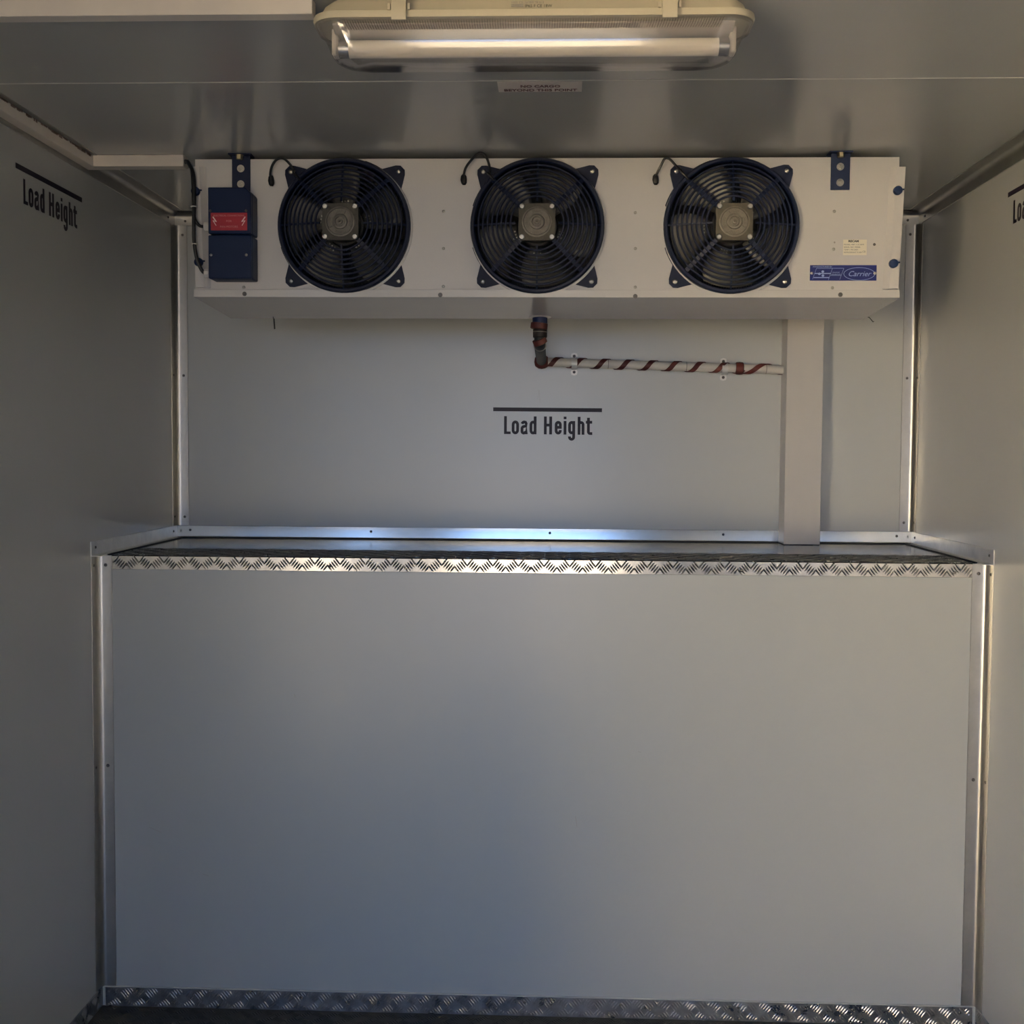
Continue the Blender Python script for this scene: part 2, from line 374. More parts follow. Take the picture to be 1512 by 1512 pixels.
# worn floor: five-bar lugs where the camera sees the floor
lg = MB(); lugs(lg, -1.04, 1.04, 2.45, DS-.006, lambda u, v, h: (u, v, ZF+h), ph=(.0,.012))
lg.build('tread_lugs', 'floor', fl, smooth=0)['kind'] = 'stuff'

# aluminium corner angles
def angle(name, p0, p1, A, B, legA=.037, legB=.037, cov=.013, th=.0018, mat_='alu_post'):
    p0, p1, A, B = map(Vector, (p0, p1, A, B))
    prof = [(0,0),(legA,0),(legA,th*.4),(legA-.0008,th)] + [(cov+th - 0*i + (-(cov)*sin(R(90*i/6))), th+cov-cov*cos(R(90*i/6))) for i in range(7)] + [(th,legB-.0008),(th*.4,legB),(0,legB)]
    # prof walks: leg along A, cove, leg along B
    prof = [(0,0),(legA,0),(legA,th*.4),(legA-.0008,th)] + [(th+cov-cov*sin(R(15*i)), th+cov-cov*cos(R(15*i))) for i in range(7)] + [(th,legB-.0008),(th*.4,legB),(0,legB)]
    mb = MB(); mb.prism(prof, lambda u, v, d: (p0 if d == 0 else p1) + A*u + B*v, 0, 1)
    return struct(mb.build(name, mat_, smooth=25))
zT = ZC-.037
# upper back corners
for i, sx in ((2,-1),(3,1)):
    t = angle('trim_%d' % i, (sx*H, DB, ZS+.034), (sx*H, DB, ZC-.036), (-sx,0,0), (0,-1,0))
    for z in (1.867, 1.468, 1.062): screw(t, (sx*(H-.024), DB-.0018, z), (0,-1,0), .0038)
    for z in (1.468, 1.0635): screw(t, (sx*(H-.0018), DB-.024, z), (-sx,0,0), .0036)
# ceiling-wall angles
for i, sx in ((4,-1),(5,1)):
    t = angle('trim_%d' % i, (sx*H, YD, ZC), (sx*H, DB, ZC), (-sx,0,0), (0,0,-1))
    screw(t, (sx*(H-.0018), DB-.06, ZC-.024), (-sx,0,0), .0036)
    screw(t, (sx*(H-.024), DB-.035, ZC-.0018), (0,0,-1), .0036)
t = angle('trim_6', (-H, DB, ZC), (H, DB, ZC), (0,-1,0), (0,0,-1))
screw(t, (1.018, DB-.0018, ZC-.024), (0,-1,0), .0036); screw(t, (-1.018, DB-.0018, ZC-.024), (0,-1,0), .0036)
# ledge angles
t = angle('trim_7', (-H, DB, ZS-.001), (H, DB, ZS-.001), (0,-1,0), (0,0,1), .020, .0350, .003, mat_='alu')
for px in (-1.01, -.485, .0284, .52, 1.007): screw(t, (px, DB-.0018, 1.024), (0,-1,0), .0038)
MB().box(-1.03, 1.03, DB-.0235, DB-.0195, ZS-.002, ZS+.0008).build('sealant_bead', 'sealant', t)
for i, sx in ((8,-1),(9,1)):
    t = angle('trim_%d' % i, (sx*H, DS-.037, ZS-.001), (sx*H, DB-.002, ZS-.001), (-sx,0,0), (0,0,1), .022, .0350, .003, mat_='alu_worn')
    for y in (DS-.012, DB-.035): screw(t, (sx*(H-.0018), y, 1.022), (-sx,0,0), .0036)
    MB().box(sx*(H-.0255), sx*(H-.0215), DS+.01, DB-.03, ZS-.002, ZS+.0016).build('sealant_bead', 'sealant', t)
# lower corners
for i, sx in ((10,-1),(11,1)):
    t = angle('trim_%d' % i, (sx*H, DS, -.049), (sx*H, DS, ZS-.001), (-sx,0,0), (0,-1,0))
    for z in (.979, .494): screw(t, (sx*(H-.022), DS-.0018, z), (0,-1,0), .0042); screw(t, (sx*(H-.0018), DS-.024, z), (-sx,0,0), .0036)

# scuffs on the panels (shallow scratches)
def scratch(parent, pts, wd, N, U, V):
    mb = MB(); q = ribbon(pts, wd); flat(mb, q, (0,0,0), U, V, 1, N, 'stain', th=.0001, off=.00015)
    return mb
q = MB()
def onback(pts, wd):
    flat(q, ribbon(pts, wd), (0, DB, 0), (1,0,0), (0,0,1), 1, (0,-1,0), 'stain', th=.0001, off=.0003)
onback([(-.008,1.432),(-.004,1.418),(-.003,1.395)], .0006); onback([(-.004,1.43),(-.010,1.405)], .0005)
q.build('scratch', 'stain', wb, smooth=0)
q = MB()
for pts in ([(-.575,.675),(-.573,.665)], [(.098,.39),(.102,.365)], [(-.93,.345),(-.90,.332)], [(-.80,.232),(-.785,.228)], [(.245,.548),(.252,.546)]):
    flat(q, ribbon(pts, .0012), (0, DS, 0), (1,0,0), (0,0,1), 1, (0,-1,0), 'stain', th=.0001, off=.0003)
q.build('scratch', 'stain', wlo, smooth=0)

# ---------------------------------------------------------------- load height stickers
def sticker(org, U, N, label, place):
    mb = MB(); cap = .0508
    qs = load_height(); qs.append(rect(-.614, 5.47, 1.27, 1.485))
    flat(mb, qs, org, U, (0,0,1), cap, N, 'navyvinyl')
    o = mb.build('load_height_sticker', 'navyvinyl', smooth=0)
    return tag(o, label, 'sign', None)
sticker((-.1045, DB, 1.3055), (1,0,-.004), (0,-1,0), 'Load Height lettering under a dark bar on the back wall below the pipe', 0)
sticker((-H, 2.418, 1.7570), (0,1.08,0), (1,0,0), 'dark blue Load Height lettering under a bar high on the left wall', 0)
sticker((H, 2.686, 1.7640), (0,-1.08,0), (-1,0,0), 'dark blue Load Height lettering cut off at the right edge, on the right wall', 0)
mb = MB(); flat(mb, [rect(-.067,.0885,0,.0625)], (0,2.1990,ZC), (1,0,0), (0,1,0), 1, (0,0,-1), 'stk', off=.0004)
tz = (0,0,-1)
text(mb, 'NO CARGO', (.0115,2.2330,ZC), (1,0,0), (0,-1,0), tz, .0190, 'maroon', xs=.72, align='CENTER', bold=.0004)
text(mb, 'BEYOND THIS POINT', (.0115,2.2560,ZC), (1,0,0), (0,-1,0), tz, .0190, 'maroon', xs=.75, align='CENTER', bold=.0004)
tag(mb.build('warning_sticker', 'stk', smooth=0), 'grey sticker reading NO CARGO BEYOND THIS POINT on the ceiling', 'sticker')

# ---------------------------------------------------------------- refrigeration unit
YU = 2.720; X0, X1 = -.786, .808; Z0, Z1 = 1.606, 1.919; YB = 3.021
unit = empty('refrigeration_unit', (0.01, 2.87, Z0), 'long white refrigeration unit with three round fans hung under the ceiling', 'refrigeration unit')
FC = [(-.4406, 1.7660), (-.0011, 1.7650), (.4344, 1.7648)]
RH = .1425
mb = MB()                                                             # front panel with three round openings
def cell(cx, cz, a, b):
    N = 64; v = []; 
    for y in (YU, YU+.0015):
        for i in range(N):
            q_ = 2*pi*i/N; k = 1/max(abs(cos(q_)), abs(sin(q_)))
            v.append((cx+RH*cos(q_), y, cz+RH*sin(q_)))
            v.append((cx + a*cos(q_)*k, y, (cz+b[1]*sin(q_)*k) if sin(q_) > 0 else (cz+b[0]*sin(q_)*k)))
    f = []
    for s_ in (0, 1):
        for i in range(N):
            j = (i+1) % N; o_ = s_*2*N; f.append((o_+2*i, o_+2*i+1, o_+2*j+1, o_+2*j))
    for i in range(N):
        j = (i+1) % N; f.append((2*i, 2*j, 2*N+2*j, 2*N+2*i))
    mb.add(v, f)
ZP = 1.622
for cx, cz in FC: cell(cx, cz, .150, (cz-ZP, Z1-cz))
xs = [X0] + [c[0]+s_*.150 for c in FC for s_ in (-1,1)] + [X1]
for a, b in ((0,1),(2,3),(4,5),(6,7)): mb.box(xs[a], xs[b], YU, YU+.0015, ZP, Z1)
mb.build('front_panel', 'white', unit, recalc=True)
cs = MB(); cs.box(X0, X1, YU+.0016, YB, Z1-.002, Z1); cs.box(X0, X0+.002, YU+.0016, YB, Z0+.003, Z1-.002); cs.box(X1-.002, X1, YU+.0016, YB, Z0+.003, Z1-.002)
cs.build('casing', 'white', unit)
ZD = 1.5915                                                            # the tray falls towards its outlet at the back
dt = MB(); xa, xb = X0-.003, X1+.005
dt.prism([(YU-.008,Z0-.0005),(YB,ZD),(YB,ZD+.002),(YU-.008,Z0+.0015)], lambda u, v, d: (d, u, v), xa, xb)
dt.box(xa, xb, YU-.0085, YU-.0065, Z0-.0005, ZP+.0005, ch=.0004); dt.box(xa, xb, YU-.0065, YU+.001, ZP-.0015, ZP+.0005)
for x in (xa, xb-.002): dt.prism([(YU-.0065,Z0),(YB,ZD+.001),(YB,Z0+.010),(YU-.0065,Z0+.010)], lambda u, v, d: (d, u, v), x, x+.002)
dt.build('drip_tray', 'white_s', unit)
co = MB(); co.box(X0+.04, X1-.04, 2.90, 2.985, Z0+.012, Z1-.012)
co.build('coil_block', 'coil', unit)
fn_ = MB()
for k in range(250):
    x = X0+.05+k*(X1-X0-.1)/249; fn_.box(x-.0005, x+.0005, 2.893, 2.8999, Z0+.015, Z1-.015)
fo = fn_.build('coil_fins', 'coil', unit, smooth=0); fo['kind'] = 'stuff'
for k, (a, b) in enumerate(((-.671,1.6125),(-.221,1.6105),(.2215,1.608),(.681,1.612))): hexbolt(unit, (a, YU-.0085, b), (0,-1,0), .0042, .003, 1.2, 'screw', stud=False)
for p in [(-.215,1.8006),(-.215,1.7167),(-.215,1.6309),(.22,1.7968),(.221,1.7164),(.2218,1.6297),(.666,1.799),(.666,1.7147),(.665,1.6285),(-.675,1.629),(.6674,1.7298)]:
    screw(unit, (p[0], YU, p[1]), (0,-1,0), .0036 if p != (.6674,1.7298) else .0022, 'steel')
MB().lathe([(.0032,0),(.0032,.0006)], (.7565,YU,1.7252), (0,-1,0), 14).build('hole_plug', 'ink', unit)
# side door flanges with blue knobs
for sx, xa, xb, xc, xd, zt, zb in ((-1,-.7905,-.7735,-.7835,-.7630,1.9000,1.6270),(1,.7990,.8190,.7885,.8085,1.8950,1.6250)):
    fm = MB(); fm.add([(xa,YU-.012,zt),(xb,YU-.012,zt),(xd,YU-.012,zb),(xc,YU-.012,zb),(xa,YU,zt),(xb,YU,zt),(xd,YU,zb),(xc,YU,zb)],
           [(0,1,2,3),(4,7,6,5),(0,4,5,1),(1,5,6,2),(2,6,7,3),(3,7,4,0)])
    if sx > 0: fm.add([(xa-.012,YU-.0005,zt),(xa,YU-.012,zt),(xc,YU-.012,zb),(xc-.012,YU-.0005,zb),(xa,YU,zt),(xc,YU,zb)], [(0,1,2,3),(0,4,1),(3,2,5),(0,3,5,4)])
    else: fm.add([(xb+.012,YU-.0005,zt),(xb,YU-.012,zt),(xd,YU-.012,zb),(xd+.012,YU-.0005,zb),(xb,YU,zt),(xd,YU,zb)], [(0,1,2,3),(0,4,1),(3,2,5),(0,3,5,4)])
    fm.build('side_flange', 'white', unit)
for x, z in ((-.7800,1.8430),(-.7740,1.6830),(.8010,1.8410),(.7950,1.6800)):
    k = MB(); k.lathe([(.0085,0),(.0098,.002),(.0098,.010),(.0088,.012),(.006,.0125)], (x, YU-.012, z), (0,-1,0), 24)
    k.box(x+.007, x+.014, YU-.020, YU-.016, z+.001, z+.004)
    k.build('knob', 'blue', unit)
# hanging brackets
for x0, zb_ in ((-.7000, 1.835), (.6560, 1.846)):
    tp = ZC; lean = .001
    b = MB(); b.box(x0, x0+.0420, YU-.004, YU-.0002, zb_, 1.924, ch=.0006); b.box(x0, x0+.0420, YU-.004, YU+.06, tp-.0045, tp-.0005, ch=.0006)
    b.box(x0, x0+.0420, YU-.004, YU-.0002, 1.924, tp-.002); b.box(x0, x0+.003, YU-.0035, YU+.045, 1.90, tp-.003) 
    b.box(x0-.006, x0+.046, YU-.016, YU+.02, tp-.0035, tp-.0004, ch=.0005)
    br = b.build('hanging_bracket', 'navy', unit)
    for z in (1.897, 1.862): hexbolt(br, (x0+.0205, YU-.004, z), (0,-1,0), .0058, .0045, 1.45, 'steel')
    hexbolt(br, (x0+.0195, YU-.010, tp-.0036), (0,0,-1), .0080, .009, 1.1, 'bronze', stud=False)
# fans
def ringpts(cx, y, cz, r, n=56): return [(cx+r*cos(2*pi*i/n), y, cz+r*sin(2*pi*i/n)) for i in range(n)]
rot0 = [18, 54, 40]
for fi, (cx, cz) in enumerate(FC):
    yb = YU; b = MB()
    # outer moulded ring: lathe about -Y
    prof = [(.1500,0),(.1515,.004),(.1515,.018),(.1490,.0225),(.1440,.0225),(.1415,.019),(.1405,.006),(.1400,-.035),(.1425,-.035),(.1440,-.001),(.1500,0)]
    b.lathe(prof, (cx, yb, cz), (0,-1,0), 72, 'fanblue', cap=False)
    # mounting flange with four ears and wide lobes
    def lobe(a0):
        out = []
        for a in (-26,-20,-13,-6): out.append((.1545 if a > -26 else .1500, a0+a))
        return out
    for q0 in (45,135,225,315):
        e = []
        for a in (-29,-27,-22,-17,-11.5): e.append((.1500 if a == -29 else .1550, a))
        ear = [(.1550,-11.5),(.1800,-4.6),(.1868,-2.0),(.1868,2.0),(.1800,4.6),(.1550,11.5)]
        out = e[:-1] + ear + [(r_0, -a) for r_0, a in reversed(e[:-1])]
        inn = [(.146, a) for _, a in reversed(out)]
        poly = [(cx+r_0*cos(R(q0+a)), cz+r_0*sin(R(q0+a))) for r_0, a in out] + [(cx+r_0*cos(R(q0+a)), cz+r_0*sin(R(q0+a))) for r_0, a in inn]
        n_ = len(out); vs = [(x, yb-.0042, z) for x, z in poly] + [(x, yb-.0002, z) for x, z in poly]; fs = []
        for i in range(n_-1):
            a_, b_, c_, d_ = i, i+1, 2*n_-2-i, 2*n_-1-i
            fs += [(a_, b_, c_, d_), (2*n_+a_, 2*n_+d_, 2*n_+c_, 2*n_+b_), (a_, 2*n_+a_, 2*n_+b_, b_)]
        fs += [(0, 2*n_-1, 4*n_-1, 2*n_), (n_-1, 3*n_-1, 3*n_, n_)]
        b.add(vs, fs, 'fanblue')
    fan = b.build('fan', 'fanblue', unit, recalc=True)
    # white collar of the opening peeping out below the ring
    MB().lathe([(.1460,.0002),(.1542,.0002),(.1545,.004),(.1525,.0055),(.1460,.0055),(.1460,.0002)], (cx+.0015, yb, cz-.002), (0,-1,0), 64, cap=False).build('fan_collar', 'white_s', unit)
    for q0 in (45,135,225,315):
        screw(fan, (cx+.1745*cos(R(q0)), yb-.0042, cz+.1745*sin(R(q0))), (0,-1,0), .0058, 'steel', 'mounting_screw')
    # guard: concentric rings on a shallow dome, thin and thick spokes
    ym = lambda r_0: yb - .0195 - .030*max(0., (.142-r_0)/.10)**.75
    radii = [.1330,.1225,.1120,.1015,.0910,.0805,.0700,.0595]
    for r_0 in radii:
        MB().tube(ringpts(cx, ym(r_0), cz, r_0), .0025, 6, closed=True).build('guard_ring', 'fanblue', fan)
    for k in range(8):
        a = R(45*k); thick = k % 2
        pts = [(cx+r_0*cos(a), ym(r_0)+.0005, cz+r_0*sin(a)) for r_0 in (.143,.125,.105,.085,.065,.048)]
        sp = MB(); hw = .0048 if thick else .0020; v = []
        for (x, y, z), r_0 in zip(pts, (.143,.125,.105,.085,.065,.048)):
            for sgn in (-1, 1):
                for dy in (0, .009 if thick else .005): v.append((x - sgn*hw*sin(a), y+dy-.0015, z + sgn*hw*cos(a)))
        f = []
        for i in range(5):
            o_ = i*4; f += [(o_,o_+2,o_+6,o_+4),(o_+1,o_+5,o_+7,o_+3),(o_,o_+4,o_+5,o_+1),(o_+2,o_+3,o_+7,o_+6)]
        f += [(0,1,3,2),(20,22,23,21)]
        sp.add(v, f); sp.build('guard_spoke', 'fanblue', fan)
    # motor
    mo = MB(); my = yb-.060; s_ = .0405; rc = .010
    def rsq(s, rc): return [p for (qx, qz, a0) in ((1,1,0),(-1,1,90),(-1,-1,180),(1,-1,270)) for p in arc(qx*(s-rc), qz*(s-rc), rc, rc, a0, a0+90, 4)]
    mo.prism(rsq(s_, rc), lambda u, v, d: (cx+u, d, cz+v), my, my+.016, 'motor')
    mo.prism(rsq(s_-.002, rc), lambda u, v, d: (cx+u, d, cz+v), my-.0015, my, 'motor')
    mo.lathe([(.0395,0),(.0395,.03),(.036,.035)], (cx, my+.016, cz), (0,1,0), 32, 'motor')
    mo.lathe([(.0335,0),(.0335,.0022),(.0325,.0026),(.0300,.0026),(.0290,.0010),(.0170,.0010),(.0160,.0040),(.0145,.0045),(.0110,.0045),(.0100,.0025),(.0060,.0025),(.0055,.0050),(.0025,.0056),(0.0001,.0046)], (cx, my-.0015, cz), (0,-1,0), 40, 'motor_l', cap=False)
    for q0 in (0, 90, 180, 270):                                      # raised rating pads around the hub
        po_ = arc(cx, cz, .0275, .0275, q0-30, q0+30, 8) + arc(cx, cz, .0195, .0195, q0+30, q0-30, 8)
        mo.prism(po_, lambda u, v, d: (u, d, v), my-.0048, my-.0025, 'motor_l')
        for rr in (.0222, .0250):
            for j in range(-4, 5):
                a = R(q0+j*5.5); mo.box(cx+rr*cos(a)-.0006, cx+rr*cos(a)+.0006, my-.0051, my-.0047, cz+rr*sin(a)-.0006, cz+rr*sin(a)+.0006, 'motor')
    mob = mo.build('motor', 'motor', fan)
    for qx in (-1,1):
        for qz in (-1,1): 
            k = MB(); k.lathe([(.0062,0),(.0062,.0035),(.0048,.0050),(.0030,.0050),(.0028,.003),(0.0001,.003)], (cx+qx*.0335, my-.0015, cz+qz*.0335), (0,-1,0), 18, cap=False)
            k.build('motor_screw', 'steel', fan)
    # rotor hub and five swept blades
    ro = MB(); ro.lathe([(.044,0),(.047,.004),(.047,.045),(.040,.05)], (cx, yb-.012, cz), (0,1,0), 36)
    ro.build('rotor', 'rotor', fan)
    for k in range(5):
        bl = MB(); v = []; NR, NT = 7, 7
        for i in range(NR):
            t_ = i/(NR-1); r_0 = .046 + t_*.090
            span = 44 + 14*sin(t_*pi*.6); lead = rot0[fi] + 72*k + 16*t_**1.5
            for j in range(NT):
                s2 = j/(NT-1); a = R(lead + span*(s2-.5)); chord = r_0*R(span)
                y = yb + .010 + (s2-.5)*chord*.42*(1-.25*t_) - .006*sin(pi*s2)
                v.append((cx+r_0*cos(a), y, cz+r_0*sin(a)))
        f = [(i*NT+j, i*NT+j+1, (i+1)*NT+j+1, (i+1)*NT+j) for i in range(NR-1) for j in range(NT-1)]
        bl.add(v, f); bo = bl.build('fan_blade', 'blade', fan, smooth=60)
        so = bo.modifiers.new('solid', 'SOLIDIFY'); so.thickness = .0014
        # small bright studs standing in for glints of light around the hub
        rv = MB()
        for j in (-1, 0, 1):
            for r_0 in (.052, .059):
                a = R(rot0[fi]+72*k + j*7); rv.lathe([(.0022,0),(.0018,.0012),(.0001,.0016)], (cx+r_0*cos(a), yb+.0035+j*.0028, cz+r_0*sin(a)), (0,-1,0), 8, cap=False)
        rv.build('hub_glints', 'steel', fan)
    # motor lead looping up from the motor to a rubber grommet
    gx, gz = ((-.610,1.8685),(-.170,1.8700),(.263,1.8690))[fi]
    ld = MB()
    loops = (((-.555,1.8905),(-.565,1.905),(-.578,1.9155),(-.592,1.9135),(-.603,1.900),(-.609,1.884)),
             ((-.1095,1.885),(-.1115,1.903),(-.1205,1.9220),(-.134,1.9255),(-.1515,1.910),(-.165,1.892)),
             ((.318,1.890),(.308,1.897),(.294,1.911),(.283,1.912),(.275,1.897),(.267,1.882)))[fi]
    ctrl = [(cx-.060, yb-.010, cz+.062), (cx-.090, yb-.014, cz+.092), (cx-.104, yb-.026, cz+.107), (cx-.112, yb-.026, cz+.115)] + [(x, yb-.014-.006*(i in (1,2,3,4)), z) for i, (x, z) in enumerate(loops)] + [(gx, yb-.006, gz), (gx, yb-.001, gz-.003)]
    def smooth_path(c, n=6):
        c = [Vector(p) for p in c]; out = []
        for i in range(len(c)-1):
            p0, p1, p2, p3 = c[max(i-1,0)], c[i], c[i+1], c[min(i+2,len(c)-1)]
            for j in range(n):
                t_ = j/n; out.append(.5*((2*p1)+(-p0+p2)*t_+(2*p0-5*p1+4*p2-p3)*t_**2+(-p0+3*p1-3*p2+p3)*t_**3))
        out.append(c[-1]); return out
    ld.tube(smooth_path(ctrl), .0028, 8); ld.build('motor_lead', 'cable', fan)
    gm = MB(); gm.tube([(gx+(.003 if fi==0 else .001),yb-.0062,gz+.012),(gx+.001,yb-.0070,gz+.008),(gx+.001,yb-.0074,gz),(gx+.002,yb-.0070,gz-.008),(gx+.002,yb-.0062,gz-.012)], [.003,.0062,.0072,.0062,.003], 12)
    gm.build('cable_grommet', 'black', fan)
# junction boxes
def jbox(zt, zb, chamf, nm):
    xa, xb = -.7395, -.6420; yf = 2.660
    poly = [(xa, zb), (xb, zb), (xb, zt-chamf), (xb-chamf, zt), (xa, zt)] if chamf else [(xa,zb),(xb,zb),(xb,zt),(xa,zt)]
    mb = MB(); mb.prism(poly, lambda u, v, d: (u, d, v), yf+.012, YU-.0002)
    o_ = bevel(mb.build('junction_box', 'blue', unit), .003)
    mb = MB(); g = .0012
    poly2 = [(xa+ (g if i in (0,len(poly)-1) else 0) - 0, z) for i, (x, z) in enumerate(poly)]
    mb.prism(poly, lambda u, v, d: (u, d, v), yf, yf+.0108)
    cv = bevel(mb.build('box_cover', 'blue', o_), .0025)
    return o_
j1 = jbox(1.8430, 1.7400, .013, 0); j2 = jbox(1.7370, 1.6400, 0, 0)
for x, z in ((-.734,1.7905),(-.653,1.7905)): screw(j1, (x, 2.6600, z), (0,-1,0), .0030, 'screw')
for x, z in ((-.733,1.6925),(-.653,1.6925)): screw(j2, (x, 2.6600, z), (0,-1,0), .0033, 'steel')
lb = MB(); nY = (0,-1,0); oy = 2.6600
flat(lb, [rect(-.7330,-.6505,1.7470,1.7860)], (0,oy,0), (1,0,0), (0,0,1), 1, nY, 'red', off=.0005)
text(lb, 'ELECTRICAL CONNECTIONS', (-.69175,oy-.0004,1.7780), (1,0,0), (0,0,1), nY, .0052, 'redtxt', xs=1.03, align='CENTER')
text(lb, 'FOR', (-.69175,oy-.0004,1.7655), (1,0,0), (0,0,1), nY, .0062, 'redtxt', xs=1.1, align='CENTER')
text(lb, 'FAN MOTORS', (-.69175,oy-.0004,1.7530), (1,0,0), (0,0,1), nY, .0062, 'redtxt', xs=1.05, align='CENTER')
for x, s_ in ((-.7245,1),(-.6585,-1)):
    pz = [[Vector((-.0050,.0105)),Vector((-.0022,.0110)),Vector((.0052,.0002)),Vector((.0022,-.0003))], [Vector((.0052,.0002)),Vector((.0050,-.0012)),Vector((-.0042,.0018)),Vector((-.0035,.0028))], [Vector((-.0042,.0022)),Vector((-.0018,.0016)),Vector((.0046,-.0088)),Vector((.0030,-.0092))]]
    flat(lb, [[Vector((p[0]*s_,p[1])) for p in q_][::s_] for q_ in pz], (x,oy-.0004,1.7665), (1,0,0), (0,0,1), 1, nY, 'redbolt')
lb.build('warning_label', 'red', j1, smooth=0)
for par, gx, gz in ((j1,-.7395,1.7610),(j2,-.7395,1.6560)):
    g = MB(); g.lathe([(.0105,0),(.0105,.004)], (gx,2.690,gz), (-1,0,0), 6); g.lathe([(.0075,.004),(.0075,.006),(.0098,.006),(.0098,.016),(.008,.0175)], (gx,2.690,gz), (-1,0,0), 8)
    g.build('cable_gland', 'pvc', par)
# labels on the right of the front panel
lb = MB(); oy = YU
flat(lb, [rect(.6870,.7395,1.7015,1.7360)], (0,oy,0), (1,0,0), (0,0,1), 1, nY, 'cream', off=.0005)
text(lb, 'RECAM', (.7100,oy-.0004,1.7305), (1,0,0), (0,0,1), nY, .0062, 'ink', xs=1.15, align='CENTER', bold=.0003)
for i, s_ in enumerate(('MODEL MRT 112 2AM1','SERIAL NO 190506','TEMP 1 PH 240V','REFRIGERANT R.404')):
    text(lb, s_, (.6885,oy-.0004,1.7235-.0058*i), (1,0,0), (0,0,1), nY, .0043, 'greyink', xs=1.05, align='LEFT')
text(lb, 'CE', (.7300,oy-.0004,1.7070), (1,0,0), (0,0,1), nY, .0060, 'greyink', align='LEFT')
lb.build('rating_label', 'cream', unit, smooth=0)
lb = MB(); bx0, bx1, bz0, bz1 = .6140, .7625, 1.6445, 1.6790
lb.box(bx0, bx1, oy-.0012, oy, bz0, bz1, 'brandblue')
L_ = lambda pts, wd, closed=False: flat(lb, ribbon(pts, wd, closed), (bx0,oy-.0009,bz0), (1,0,0), (0,0,1), 1, nY, 'brandline')
text(lb, 'MANUFACTURED BY', (bx0+.006,oy-.0011,bz1-.0050), (1,0,0), (0,0,1), nY, .0040, 'brandline', xs=1.15)
L_([(.0145,.0275),(.0755,.0275)], .0007); L_([(.0145,.0275),(.006,.003)], .0006); L_([(.0500,.0275),(.0415,.002)], .0006); L_([(.0755,.0275),(.0665,.002)], .0006)
L_([(.0105,.0160),(.0465,.0160)], .0020); L_([(.0085,.0068),(.0435,.0068)], .0020); L_([(.0460,.0115),(.0700,.0115)], .0007)
for (a, b) in ((.0285,.0200),(.0210,.0150),(.0290,.0110)): flat(lb, [[Vector((a+.0033*cos(R(60*k+30)), b+.0030*sin(R(60*k+30)))) for k in range(6)]], (bx0,oy-.0011,bz0), (1,0,0), (0,0,1), 1, nY, 'brandline')
text(lb, 'TRANSPORT', (bx0+.0495,oy-.0011,bz0+.0172), (1,0,0), (0,0,1), nY, .0030, 'brandline'); text(lb, 'REFRIGERATION', (bx0+.0478,oy-.0011,bz0+.0130), (1,0,0), (0,0,1), nY, .0028, 'brandline')
L_(arc(.1100,.0150,.0345,.0140,0,352.5,47), .0009, True)
text(lb, 'Carrier', (bx0+.1095,oy-.0011,bz0+.0098), (1,0,0), (0,0,1), nY, .0165, 'brandline', xs=1.02, align='CENTER', shear=.35)
npl = lb.build('name_plate', 'brandblue', unit, smooth=0)
for x in (.0040,.1445): screw(npl, (bx0+x, oy-.0012, bz0+.0165), (0,-1,0), .0033, 'steel')
# short wires hanging under the tray
for pts in (((-.674,2.995,1.594),(-.6725,2.995,1.586),(-.670,2.992,1.561),(-.6685,2.992,1.562),(-.671,2.995,1.588)),((.8080,3.00,1.597),(.820,2.998,1.594),(.829,2.994,1.582),(.8305,2.994,1.584))):
    MB().tube(pts, .0011, 6).build('wire_end', 'cable', unit)

# ---------------------------------------------------------------- trunking and cable to the boxes
tk = empty('cable_trunking', (-1.03, 2.3, 1.905), 'cream cable trunking along the top of the left wall, turning towards the fan unit', 'trunking')
a = MB().box(-1.0480, -1.0230, .62, 2.752, 1.9035, 1.9275, ch=.0008); a.build('trunk_run', 'trunk', tk)
a = MB().box(-1.0225, -.8125, 2.718, 2.752, 1.9035, 1.9295, ch=.0008); a.build('trunk_run', 'trunk', tk)
pe = MB()
for k in range(60):
    y = 2.15 + .55*random.random(); l_ = .004+.014*random.random(); pe.box(-1.0231+.0002, -1.0224, y, y+l_, 1.9250-.003*random.random(), 1.9276)
pe.build('peeling_edge', 'trunk_peel', tk, smooth=0)['kind'] = 'stuff'
tk2 = MB().box(-1.0220, -.322, 1.789, 1.815, 1.9050, 1.9295, ch=.0008)
tag(tk2.build('cable_trunking', 'trunk'), 'cream cable trunking across the ceiling from the left wall to the lamp', 'trunking')
cb = empty('power_cable', (-.78, 2.70, 1.65), 'pair of black cables dropping from the trunking to the blue junction boxes', 'cable')
def path(c, n=8):
    return smooth_path(c, n)
for off, c in ((0, ((-.815,2.735,1.915),(-.800,2.712,1.912),(-.7880,2.700,1.890),(-.7835,2.695,1.850),(-.7820,2.692,1.800),(-.7785,2.690,1.778),(-.768,2.690,1.7635),(-.755,2.690,1.761))),
             (1, ((-.815,2.735,1.919),(-.798,2.708,1.908),(-.7825,2.694,1.880),(-.7795,2.690,1.830),(-.7800,2.688,1.780),(-.7800,2.688,1.730),(-.7740,2.688,1.690),(-.764,2.690,1.664),(-.755,2.690,1.656)))):
    MB().tube(path(c), .0042 if off else .0036, 10).build('cable_strand', 'cable', cb)
for x, z in ((-.7810,1.806),(-.7795,1.722)):
    MB().lathe([(.0070,-.0012),(.0074,0),(.0070,.0012)], (x, 2.691, z), (0,0,1), 14).build('cable_tie', 'pvc', cb)

